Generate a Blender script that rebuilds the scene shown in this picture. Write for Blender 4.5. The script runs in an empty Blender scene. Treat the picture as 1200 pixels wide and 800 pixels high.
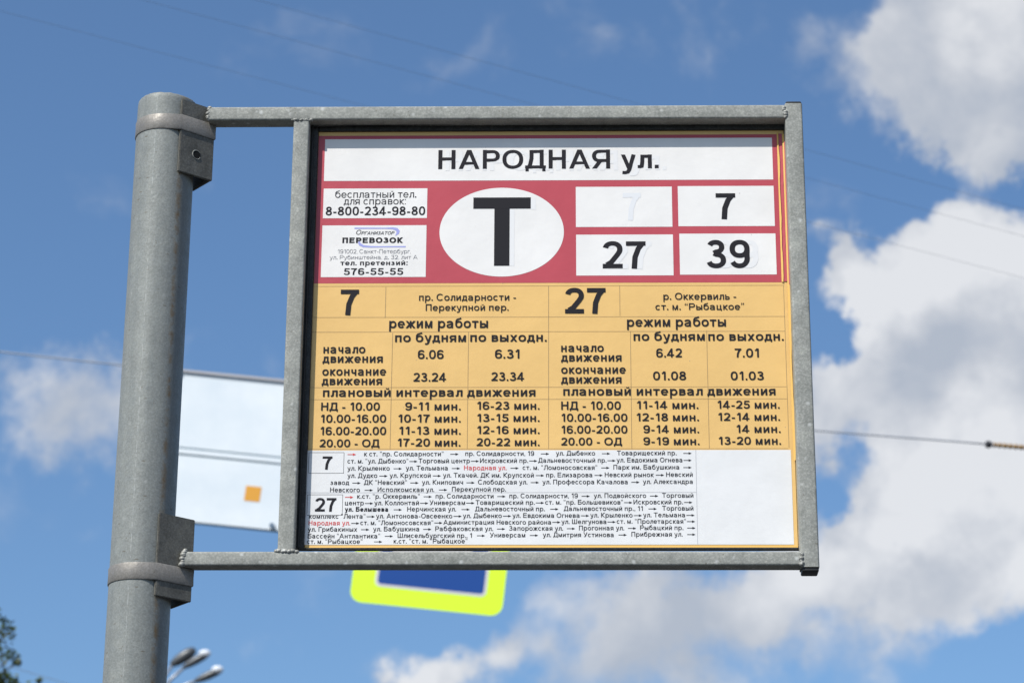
import bpy, bmesh, math, random
from mathutils import Vector, Matrix
sc = bpy.context.scene
C = sc.collection
random.seed(7)

# ------------------------------------------------------------------ camera
FPX, PITCH, YAW, ROLL = 3034.3, 0.35905, 0.02140, -0.005375
CAM = Vector((0.0, -3.0, 1.6))
def _rot(p, y, r):
    Rr = Matrix(((math.cos(r), 0, math.sin(r)), (0, 1, 0), (-math.sin(r), 0, math.cos(r))))
    Rp = Matrix(((1, 0, 0), (0, math.cos(p), -math.sin(p)), (0, math.sin(p), math.cos(p))))
    Ry = Matrix(((math.cos(y), -math.sin(y), 0), (math.sin(y), math.cos(y), 0), (0, 0, 1)))
    return Ry @ Rp @ Rr
ROT = _rot(PITCH, YAW, ROLL)
def ray(px, py):
    return (ROT @ Vector((px - 600, FPX, 400 - py))).normalized()
def PY(px, py, y=0.0):          # point of the vertical plane y = const seen at a photo pixel
    d = ray(px, py); return CAM + d * ((y - CAM.y) / d.y)
def PZ(px, py, z):              # point of the horizontal plane z = const
    d = ray(px, py); return CAM + d * ((z - CAM.z) / d.z)
cd = bpy.data.cameras.new('camera'); cam = bpy.data.objects.new('camera', cd); C.objects.link(cam)
M3 = Matrix((ROT @ Vector((1, 0, 0)), ROT @ Vector((0, 0, 1)), -(ROT @ Vector((0, 1, 0))))).transposed()
cam.matrix_world = Matrix.Translation(CAM) @ M3.to_4x4()
cd.sensor_width = 36; cd.lens = FPX / 1200 * 36; cd.clip_start = 0.05; cd.clip_end = 5000
cd.dof.use_dof = True; cd.dof.focus_distance = 3.17; cd.dof.aperture_fstop = 13.5
sc.camera = cam

# ------------------------------------------------------------------ light
SUN_EL, SUN_AZ = math.radians(49), math.radians(38)      # azimuth: left of the sign's normal, behind the camera
sdir = Vector((-math.sin(SUN_AZ) * math.cos(SUN_EL), -math.cos(SUN_AZ) * math.cos(SUN_EL), math.sin(SUN_EL)))
ld = bpy.data.lights.new('sun', 'SUN'); lo = bpy.data.objects.new('sun', ld); C.objects.link(lo)
ld.energy = 4.2; ld.angle = math.radians(0.55); ld.color = (1, .965, .90)
lo.rotation_euler = sdir.to_track_quat('Z', 'Y').to_euler()
sc.view_settings.view_transform = 'Standard'; sc.view_settings.look = 'None'
sc.view_settings.exposure = 0.27; sc.view_settings.gamma = 1.0

w = bpy.data.worlds.new('World'); sc.world = w; w.use_nodes = True
nt = w.node_tree; nt.nodes.clear()
def N(tree, t, **kw):
    n = tree.nodes.new(t)
    for k, v in kw.items(): setattr(n, k, v)
    return n
def L(tree, a, b): tree.links.new(a, b)
def mth(tree, op, a, b=None, c=None, clamp=False):
    n = N(tree, 'ShaderNodeMath', operation=op, use_clamp=clamp)
    for i, v in enumerate((a, b, c)):
        if v is None: continue
        if isinstance(v, (int, float)): n.inputs[i].default_value = v
        else: L(tree, v, n.inputs[i])
    return n.outputs[0]
sky = N(nt, 'ShaderNodeTexSky', sky_type='NISHITA', sun_disc=False)
sky.sun_elevation = SUN_EL; sky.sun_rotation = math.pi + SUN_AZ
sky.air_density = 1.0; sky.dust_density = 1.3; sky.ozone_density = 2.2
tc = N(nt, 'ShaderNodeTexCoord'); dirv = tc.outputs['Generated']
_wn = N(nt, 'ShaderNodeTexNoise'); _wn.inputs['Scale'].default_value = 24; _wn.inputs['Detail'].default_value = 7; _wn.inputs['Roughness'].default_value = .62
L(nt, dirv, _wn.inputs['Vector'])
_w1 = N(nt, 'ShaderNodeVectorMath', operation='SUBTRACT'); L(nt, _wn.outputs['Color'], _w1.inputs[0]); _w1.inputs[1].default_value = (.5, .5, .5)
_w2 = N(nt, 'ShaderNodeVectorMath', operation='SCALE'); L(nt, _w1.outputs[0], _w2.inputs[0]); _w2.inputs['Scale'].default_value = .06
_w3 = N(nt, 'ShaderNodeVectorMath', operation='ADD'); L(nt, dirv, _w3.inputs[0]); L(nt, _w2.outputs[0], _w3.inputs[1])
warped = _w3.outputs[0]
def blob_sum(items):
    acc = None
    for (px, py, r, s) in items:
        c = ray(px, py)
        d = N(nt, 'ShaderNodeVectorMath', operation='DISTANCE'); L(nt, warped, d.inputs[0]); d.inputs[1].default_value = c
        m = N(nt, 'ShaderNodeMapRange', interpolation_type='SMOOTHSTEP')
        L(nt, d.outputs['Value'], m.inputs[0])
        m.inputs[1].default_value = 0; m.inputs[2].default_value = r * 1.35 / 3100
        m.inputs[3].default_value = s; m.inputs[4].default_value = 0
        acc = m.outputs[0] if acc is None else mth(nt, 'ADD', acc, m.outputs[0])
    return acc
CLOUDS = [(1130, 50, 120, .8), (1190, 120, 110, .8), (1075, 5, 80, .65), (1200, -30, 160, .8), (1085, 130, 60, .42), (1130, 165, 55, .4), (940, 45, 45, .24), (960, 80, 40, .16), (900, 90, 40, .14), (1000, 105, 45, .26),
          (790, 20, 90, .22), (1190, 170, 50, .3), (1040, 70, 60, .3), (1190, 210, 40, -.5), (1060, 215, 60, -.4),
          (1090, 285, 50, .75), (1125, 268, 45, .6), (1165, 272, 52, .75), (1180, 320, 70, .7), (985, 305, 42, .85), (985, 345, 50, .85), (1035, 320, 60, .75),
          (1080, 350, 95, .8), (1150, 400, 120, .9), (1070, 420, 100, .8), (1010, 465, 80, .8), (955, 480, 70, .6), (1200, 470, 130, .9), (940, 430, 60, .3),
          (1090, 530, 120, .8), (1070, 590, 90, .7), (1180, 600, 130, .75), (1110, 640, 100, .6), (1000, 640, 90, .65), (930, 690, 80, .6), (850, 690, 75, .5), (1030, 690, 75, .45), (1130, 690, 80, .4),
          (760, 700, 80, .45), (790, 760, 110, .42), (700, 770, 90, .42), (650, 690, 55, .36), (880, 750, 90, .35), (980, 775, 80, .2), (640, 790, 70, .4), (720, 690, 60, .3), (1060, 740, 80, .2),
          (545, 785, 55, .7), (500, 792, 50, .6), (455, 800, 40, .5), (590, 765, 40, .35),
          (0, 425, 55, .34), (95, 485, 80, .33), (50, 462, 75, .32), (150, 480, 80, .30), (20, 500, 60, .22), (100, 430, 50, .16),
          (980, 392, 42, -1.1), (1000, 548, 45, -.5), (985, 590, 35, -.5), (1190, 780, 90, -.4), (870, 640, 40, -.2)]
WHITE = [(1000, 320, 80, .6), (1130, 290, 95, .7), (1180, 290, 60, .35), (1030, 350, 70, .25), (985, 470, 70, .4), (1045, 560, 75, .55), (1075, 600, 60, .4), (1170, 460, 70, .3), (1185, 590, 90, .45), (1100, 600, 110, .3), (900, 680, 90, .25), (1180, 500, 90, .25), (520, 775, 70, .7), (470, 795, 50, .4), (990, 660, 80, .3), (1200, 10, 90, .3), (1050, 370, 70, .4), (1130, 500, 60, .25), (950, 640, 60, .25),
         (1150, 150, 110, -.25), (1100, 450, 80, -.2), (1150, 670, 80, -.2), (760, 740, 120, -.2)]
dens = blob_sum(CLOUDS)
def noise(tree, vec, scale, detail=8, rough=.55, dist=0.0):
    n = N(tree, 'ShaderNodeTexNoise'); n.inputs['Scale'].default_value = scale; n.inputs['Detail'].default_value = detail
    n.inputs['Roughness'].default_value = rough; n.inputs['Distortion'].default_value = dist
    if vec is not None: L(tree, vec, n.inputs['Vector'])
    return n.outputs[0]
n1 = noise(nt, dirv, 19, 8, .53, .3); n2 = noise(nt, dirv, 55, 5, .6, .0)
# the rest of the sky, outside the view, carries the same broken clouds
far = N(nt, 'ShaderNodeVectorMath', operation='DISTANCE'); L(nt, dirv, far.inputs[0]); far.inputs[1].default_value = ray(600, 400)
fm = N(nt, 'ShaderNodeMapRange', interpolation_type='SMOOTHSTEP'); L(nt, far.outputs['Value'], fm.inputs[0])
fm.inputs[1].default_value = .26; fm.inputs[2].default_value = .45
gen = N(nt, 'ShaderNodeMapRange'); L(nt, noise(nt, dirv, 3.2, 4, .5), gen.inputs[0]); gen.inputs[1].default_value = .48; gen.inputs[2].default_value = .68; gen.inputs[4].default_value = .9
dens = mth(nt, 'ADD', dens, mth(nt, 'MULTIPLY', gen.outputs[0], fm.outputs[0]))
dens = mth(nt, 'MINIMUM', dens, 1.15)
dens = mth(nt, 'ADD', dens, mth(nt, 'MULTIPLY', mth(nt, 'SUBTRACT', n1, .5), 1.15))
dens = mth(nt, 'ADD', dens, mth(nt, 'MULTIPLY', mth(nt, 'SUBTRACT', n2, .5), .25))
al = N(nt, 'ShaderNodeMapRange', interpolation_type='SMOOTHSTEP'); L(nt, dens, al.inputs[0]); al.inputs[1].default_value = .10; al.inputs[2].default_value = .72
thick = N(nt, 'ShaderNodeMapRange', interpolation_type='SMOOTHSTEP'); L(nt, dens, thick.inputs[0]); thick.inputs[1].default_value = .3; thick.inputs[2].default_value = 1.1
wh = blob_sum(WHITE)
n3 = noise(nt, dirv, 22, 6, .55, .2)
off = N(nt, 'ShaderNodeVectorMath', operation='ADD'); L(nt, dirv, off.inputs[0]); off.inputs[1].default_value = (-.010, -.004, .011)
n1b = noise(nt, off.outputs[0], 19, 8, .53, .3)          # billows are brighter on the side that faces the sun
emb = mth(nt, 'MULTIPLY', mth(nt, 'SUBTRACT', n1, n1b), 2.2)
bright = mth(nt, 'ADD', mth(nt, 'ADD', mth(nt, 'ADD', wh, .40), mth(nt, 'MULTIPLY', mth(nt, 'SUBTRACT', n3, .5), 1.3)), emb, clamp=True)
CR_ = N(nt, 'ShaderNodeValToRGB'); L(nt, bright, CR_.inputs[0]); e = CR_.color_ramp.elements; e.new(.5)
for k, (p_, c_) in enumerate(((0, (.57, .625, .72)), (.45, (.72, .755, .82)), (1, (.985, 1.0, 1.03)))): e[k].position = p_; e[k].color = (*c_, 1)
cs_ = N(nt, 'ShaderNodeVectorMath', operation='SCALE'); L(nt, CR_.outputs[0], cs_.inputs[0]); cs_.inputs['Scale'].default_value = 6.3
mixc = N(nt, 'ShaderNodeMix', data_type='RGBA'); L(nt, mth(nt, 'MULTIPLY', al.outputs[0], .93), mixc.inputs[0])
tint = N(nt, 'ShaderNodeMix', data_type='RGBA', blend_type='MULTIPLY'); tint.inputs[0].default_value = 1
L(nt, sky.outputs[0], tint.inputs[6]); tint.inputs[7].default_value = (.75, .935, 1.08, 1)
L(nt, tint.outputs[2], mixc.inputs[6]); L(nt, cs_.outputs[0], mixc.inputs[7])
bg = N(nt, 'ShaderNodeBackground'); bg.inputs['Strength'].default_value = 0.108
L(nt, mixc.outputs[2], bg.inputs['Color']); wo = N(nt, 'ShaderNodeOutputWorld'); L(nt, bg.outputs[0], wo.inputs[0])
w.cycles.sampling_method = 'MANUAL'; w.cycles.sample_map_resolution = 512

# ------------------------------------------------------------------ materials
def mat(name, col, rough=.5, metal=0.0, spec=.35):
    m = bpy.data.materials.new(name); m.use_nodes = True
    b = m.node_tree.nodes['Principled BSDF']
    b.inputs['Base Color'].default_value = (*col, 1); b.inputs['Roughness'].default_value = rough
    b.inputs['Metallic'].default_value = metal; b.inputs['Specular IOR Level'].default_value = spec
    return m
def ramp(t, src, stops):
    r = N(t, 'ShaderNodeValToRGB'); L(t, src, r.inputs[0]); e = r.color_ramp.elements
    while len(e) < len(stops): e.new(.5)
    for k, (p, c) in enumerate(stops):
        e[k].position = p; e[k].color = (*c, 1) if len(c) == 3 else c
    return r.outputs[0]
def mixrgb(t, fac, a, b, bt='MIX'):
    n = N(t, 'ShaderNodeMix', data_type='RGBA', blend_type=bt)
    for i, v in ((0, fac), (6, a), (7, b)):
        if isinstance(v, (int, float)): n.inputs[i].default_value = v
        elif isinstance(v, tuple): n.inputs[i].default_value = (*v, 1)
        else: L(t, v, n.inputs[i])
    return n.outputs[2]
def galvanised(name, base=(.31, .325, .31), light=(.43, .44, .42), metal=.35, rough=.5, rust=0.0, spots=1.0, mott=.7):
    m = mat(name, base, rough, metal); t = m.node_tree; b = t.nodes['Principled BSDF']
    b.inputs['Specular IOR Level'].default_value = .2
    co = N(t, 'ShaderNodeTexCoord').outputs['Object']
    c = ramp(t, noise(t, co, 420, 5, .7), [(.38, tuple(v * .88 for v in base)), (.5, base), (.64, light)])
    c = mixrgb(t, mott, c, ramp(t, noise(t, co, 55, 6, .65), [(.32, (.62, .63, .62)), (.5, (.96, .96, .96)), (.68, (1.3, 1.3, 1.26))]), 'MULTIPLY')
    v = N(t, 'ShaderNodeTexVoronoi'); v.inputs['Scale'].default_value = 70; L(t, co, v.inputs['Vector'])
    sp = mth(t, 'MULTIPLY', ramp(t, v.outputs['Distance'], [(.08, (1, 1, 1)), (.24, (0, 0, 0))]), ramp(t, noise(t, co, 45, 2), [(.50, (0, 0, 0)), (.58, (1, 1, 1))]))
    c = mixrgb(t, mth(t, 'MULTIPLY', sp, .62 * spots), c, (.62, .63, .61))
    v2 = N(t, 'ShaderNodeTexVoronoi'); v2.inputs['Scale'].default_value = 210; L(t, co, v2.inputs['Vector'])
    dk = mth(t, 'MULTIPLY', ramp(t, v2.outputs['Distance'], [(.12, (1, 1, 1)), (.24, (0, 0, 0))]), ramp(t, noise(t, co, 70, 2), [(.58, (0, 0, 0)), (.66, (1, 1, 1))]))
    c = mixrgb(t, mth(t, 'MULTIPLY', dk, .65), c, (.13, .11, .08))
    L(t, c, b.inputs['Base Color'])
    L(t, ramp(t, noise(t, co, 90, 4), [(.3, (rough - .12,) * 3), (.7, (rough + .15,) * 3)]), b.inputs['Roughness'])
    bp = N(t, 'ShaderNodeBump'); bp.inputs['Strength'].default_value = .35; bp.inputs['Distance'].default_value = .0008
    L(t, noise(t, co, 260, 5, .6), bp.inputs['Height']); L(t, bp.outputs[0], b.inputs['Normal'])
    return m
M_TUBE = galvanised('galvanised tube', (.28, .285, .262), (.38, .38, .35), .02, .58, mott=.55)
M_PLATE = galvanised('bare steel plate', (.13, .125, .11), (.17, .165, .15), .15, .55, spots=.15)
M_STRAP = galvanised('stainless band', (.235, .22, .20), (.275, .258, .24), .3, .5, spots=0, mott=.2)
M_WELD = galvanised('weld metal', (.27, .27, .25), (.42, .42, .39), .2, .5)
M_CHAN = galvanised('dark channel metal', (.035, .035, .034), (.06, .06, .055), .2, .45, spots=.1)
M_CAP = mat('black plastic cap', (.02, .02, .02), .5)
M_HOLE = mat('hole shade black', (.006, .006, .006), .9)

# pole: galvanised steel with a weld seam and a rust run
M_POLE = galvanised('galvanised pole', (.235, .245, .232), (.275, .288, .275), .12, .5, spots=.2, mott=.25)
t = M_POLE.node_tree; b = t.nodes['Principled BSDF']
co = N(t, 'ShaderNodeTexCoord').outputs['Object']; sx = N(t, 'ShaderNodeSeparateXYZ'); L(t, co, sx.inputs[0])
ang = mth(t, 'ARCTAN2', sx.outputs[0], mth(t, 'MULTIPLY', sx.outputs[1], -1.0))     # 0 = towards the street side
mp = N(t, 'ShaderNodeMapping'); mp.inputs['Scale'].default_value = (60, 60, 2.2); L(t, co, mp.inputs['Vector'])
st = noise(t, mp.outputs[0], 1.0, 6, .6)
old = b.inputs['Base Color'].links[0].from_socket
c = mixrgb(t, .8, old, ramp(t, st, [(.32, (.84, .86, .87)), (.5, (1, 1, 1)), (.7, (1.10, 1.10, 1.08))]), 'MULTIPLY')
def band(src, centre, half):
    d = mth(t, 'ABSOLUTE', mth(t, 'SUBTRACT', src, centre))
    n = N(t, 'ShaderNodeMapRange', interpolation_type='SMOOTHSTEP'); L(t, d, n.inputs[0]); n.inputs[1].default_value = 0; n.inputs[2].default_value = half
    n.inputs[3].default_value = 1; n.inputs[4].default_value = 0
    return n.outputs[0]
wob = mth(t, 'ADD', ang, mth(t, 'MULTIPLY', mth(t, 'SUBTRACT', noise(t, mp.outputs[0], .5, 3), .5), .25))
rustm = mth(t, 'MULTIPLY', band(wob, .78, .17), ramp(t, noise(t, co, 70, 6, .7), [(.42, (0, 0, 0)), (.62, (1, 1, 1))]))
c = mixrgb(t, mth(t, 'MULTIPLY', rustm, .9), c, (.20, .13, .06))
c = mixrgb(t, mth(t, 'MULTIPLY', band(wob, .98, .30), .4), c, (.12, .12, .12))  # grey band in the colour deepens the shade on the pole's right side
seam = mth(t, 'MULTIPLY', band(ang, -.20, .018), ramp(t, noise(t, co, 160, 3), [(.45, (0, 0, 0)), (.55, (1, 1, 1))]))
c = mixrgb(t, mth(t, 'MULTIPLY', seam, .45), c, (.5, .51, .5))
mp2 = N(t, 'ShaderNodeMapping'); mp2.inputs['Scale'].default_value = (30, 30, 95); L(t, co, mp2.inputs['Vector'])
v = N(t, 'ShaderNodeTexVoronoi'); v.inputs['Scale'].default_value = 1.1; L(t, mp2.outputs[0], v.inputs['Vector'])
nick = ramp(t, v.outputs['Distance'], [(.05, (1, 1, 1)), (.11, (0, 0, 0))])
c = mixrgb(t, mth(t, 'MULTIPLY', nick, .7), c, (.12, .10, .07))
L(t, c, b.inputs['Base Color'])

def paper(name, col, rough=.36, amp=.05):
    m = mat(name, col, rough); t = m.node_tree; b = t.nodes['Principled BSDF']
    co = N(t, 'ShaderNodeTexCoord').outputs['Object']
    c = mixrgb(t, 1, col, ramp(t, noise(t, co, 14, 5, .6), [(.3, (1 - amp,) * 3), (.7, (1 + amp,) * 3)]), 'MULTIPLY')
    v = N(t, 'ShaderNodeTexVoronoi'); v.inputs['Scale'].default_value = 60; L(t, co, v.inputs['Vector'])
    dirt = mth(t, 'MULTIPLY', ramp(t, v.outputs['Distance'], [(.035, (1, 1, 1)), (.06, (0, 0, 0))]), ramp(t, noise(t, co, 22, 2), [(.5, (0, 0, 0)), (.56, (1, 1, 1))]))
    c = mixrgb(t, mth(t, 'MULTIPLY', dirt, .5), c, (.25, .22, .18))
    L(t, c, b.inputs['Base Color'])
    bp = N(t, 'ShaderNodeBump'); bp.inputs['Strength'].default_value = .5; bp.inputs['Distance'].default_value = .0016
    L(t, noise(t, co, 22, 5, .55), bp.inputs['Height']); L(t, bp.outputs[0], b.inputs['Normal'])
    return m
M_WHITE = paper('white vinyl', (.785, .762, .735))
M_RED = paper('faded red vinyl', (.47, .07, .09))
M_YEL = paper('ochre yellow print', (.765, .488, .175))
M_YEDGE = mat('yellow sheet edge', (.72, .43, .10), .5)
M_INK = mat('black print', (.016, .015, .019), .6, 0, .15)
M_INKG = mat('grey fine print', (.16, .16, .18), .5)
M_RINK = mat('red print', (.62, .05, .05), .5)
M_GHOST = mat('faint show-through print', (.71, .715, .73), .5)
M_GHOST2 = mat('fainter show-through print', (.745, .738, .735), .5)
M_LILAC = mat('lilac print', (.33, .35, .68), .5)
M_RULE = mat('thin rule print', (.33, .24, .13), .5)
M_RULEG = mat('thin grey rule print', (.25, .25, .28), .5)

# ------------------------------------------------------------------ object helpers
def link(name, me, m=None, parent=None):
    o = bpy.data.objects.new(name, me); C.objects.link(o)
    if m is not None:
        me.materials.clear()
        for q in (m if isinstance(m, list) else [m]): me.materials.append(q)
    if parent is not None:
        o.parent = parent; o.matrix_parent_inverse = Matrix.Translation(parent_world(parent)).inverted()
    return o
def parent_world(p):
    v = Vector(p.location) if p.parent is None else Vector(p.location)
    return v
def from_bm(name, bm, m, parent=None, smooth=False):
    me = bpy.data.meshes.new(name); bm.normal_update(); bm.to_mesh(me); bm.free()
    if smooth:
        for p in me.polygons: p.use_smooth = True
        if smooth != 'all': me.set_sharp_from_angle(angle=math.radians(40))
    return link(name, me, m, parent)
def thing(name, label, cat, loc, group=None):
    o = bpy.data.objects.new(name, None); C.objects.link(o); o.location = loc
    o['label'] = label; o['category'] = cat
    if group: o['group'] = group
    return o
def box_bm(bm, lo, hi, bev=0, seg=3, axes=None):
    r = bmesh.ops.create_cube(bm, size=1)
    vs = r['verts']
    for v in vs: v.co = Vector([lo[i] + (v.co[i] + .5) * (hi[i] - lo[i]) for i in range(3)])
    if bev:
        es = list({e for v in vs for e in v.link_edges})
        if axes is not None:
            es = [e for e in es if abs((e.verts[0].co - e.verts[1].co).normalized()[axes]) > .9]
        bmesh.ops.bevel(bm, geom=es, offset=bev, segments=seg, affect='EDGES', profile=.5)
def cyl_bm(bm, p0, p1, r0, r1=None, n=24, caps=True):
    p0 = Vector(p0); p1 = Vector(p1); r1 = r0 if r1 is None else r1
    d = p1 - p0; q = d.to_track_quat('Z', 'Y').to_matrix().to_4x4()
    bmesh.ops.create_cone(bm, cap_ends=caps, segments=n, radius1=r0, radius2=r1, depth=d.length,
                          matrix=Matrix.Translation((p0 + p1) / 2) @ q)
def tube_path(bm, pts, r, n=8):
    rings = []
    for i, p in enumerate(pts):
        a = Vector(pts[max(i - 1, 0)]); c_ = Vector(pts[min(i + 1, len(pts) - 1)]); d = (c_ - a).normalized()
        u = d.orthogonal().normalized() if not rings else (u - d * u.dot(d)).normalized()
        v = d.cross(u); rr = r[i] if isinstance(r, (list, tuple)) else r
        rings.append([bm.verts.new(Vector(p) + (u * math.cos(k * 2 * math.pi / n) + v * math.sin(k * 2 * math.pi / n)) * rr) for k in range(n)])
    for a, c_ in zip(rings, rings[1:]):
        for k in range(n): bm.faces.new((a[k], a[(k + 1) % n], c_[(k + 1) % n], c_[k]))
    bm.faces.new(rings[0][::-1]); bm.faces.new(rings[-1])

# ------------------------------------------------------------------ a hand-drawn grotesque alphabet (stroke outlines)
class Pen:
    def __init__(s, w): s.w = w; s.polys = []; s.dx = 0.0; s.slant = 0.0
    def add(s, poly): s.polys.append([(x + s.dx, y) for x, y in poly])
    def seg(s, x0, y0, x1, y1, w=None, e0=True, e1=True):
        w = w or s.w; dx, dy = x1 - x0, y1 - y0; l = math.hypot(dx, dy); dx /= l; dy /= l; h = w / 2; nx, ny = -dy * h, dx * h * .87
        a = h if e0 else 0; c_ = h if e1 else 0
        x0 -= dx * a; y0 -= dy * a; x1 += dx * c_; y1 += dy * c_
        s.add([(x0 + nx, y0 + ny), (x0 - nx, y0 - ny), (x1 - nx, y1 - ny), (x1 + nx, y1 + ny)])
    def diag(s, x0, y0, x1, y1, lo, hi, w=None, xl=None, xh=None):
        w = w or s.w * .96; dx, dy = x1 - x0, y1 - y0; l = math.hypot(dx, dy); dx /= l; dy /= l; h = w / 2; nx, ny = -dy * h, dx * h
        e = 0 if (x0, y0) == (x1, y1) else w * 1.6
        x0 -= dx * e; y0 -= dy * e; x1 += dx * e; y1 += dy * e
        p = [(x0 + nx, y0 + ny), (x0 - nx, y0 - ny), (x1 - nx, y1 - ny), (x1 + nx, y1 + ny)]
        def clip(p, f, g):
            o = []
            for i in range(len(p)):
                a, c_ = p[i], p[(i + 1) % len(p)]; fa, fc = f(a), f(c_)
                if fa >= 0: o.append(a)
                if (fa >= 0) != (fc >= 0):
                    k = fa / (fa - fc); o.append((a[0] + (c_[0] - a[0]) * k, a[1] + (c_[1] - a[1]) * k))
            return o
        p = clip(p, lambda q: q[1] - lo, 0); p = clip(p, lambda q: hi - q[1], 0)
        if xl is not None: p = clip(p, lambda q: q[0] - xl, 0)
        if xh is not None: p = clip(p, lambda q: xh - q[0], 0)
        if len(p) > 2: s.add(p)
    def path(s, pts, w=None, closed=False):
        h = (w or s.w) / 2; n = len(pts); a, c_ = [], []
        for i in range(n):
            p = pts[i]; q0 = pts[i - 1] if (i or closed) else None; q1 = pts[(i + 1) % n] if (i < n - 1 or closed) else None
            ds = []
            for u, v in ((q0, p), (p, q1)):
                if u is None or v is None: continue
                l = math.hypot(v[0] - u[0], v[1] - u[1]) or 1e-9; ds.append(((v[0] - u[0]) / l, (v[1] - u[1]) / l))
            if len(ds) == 2:
                tx, ty = ds[0][0] + ds[1][0], ds[0][1] + ds[1][1]; l = math.hypot(tx, ty) or 1; tx /= l; ty /= l
                k = 1 / max(.55, tx * ds[0][0] + ty * ds[0][1])
            else: (tx, ty), k = ds[0], 1
            a.append((p[0] - ty * h * k, p[1] + tx * h * k * .87)); c_.append((p[0] + ty * h * k, p[1] - tx * h * k * .87))
        for i in range(n if closed else n - 1):
            j = (i + 1) % n; s.add([a[i], c_[i], c_[j], a[j]])
def ell(cx, cy, rx, ry, a0, a1, n=14, e=2.25):
    o = []
    for i in range(n + 1):
        a = math.radians(a0 + (a1 - a0) * i / n); c_, s_ = math.cos(a), math.sin(a)
        o.append((cx + rx * math.copysign(abs(c_) ** (2 / e), c_), cy + ry * math.copysign(abs(s_) ** (2 / e), s_)))
    return o
def bowl(p, x0, x1, y0, y1):            # D-shaped bowl to the right of x0 between two stroke centrelines
    r = (y1 - y0) / 2; rx = min(r * 1.05, (x1 - x0) * .62)
    p.path([(x0, y1), (x1 - rx, y1)] + ell(x1 - rx, y0 + r, rx, r, 90, -90, 14)[1:-1] + [(x1 - rx, y0), (x0, y0)])
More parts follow.
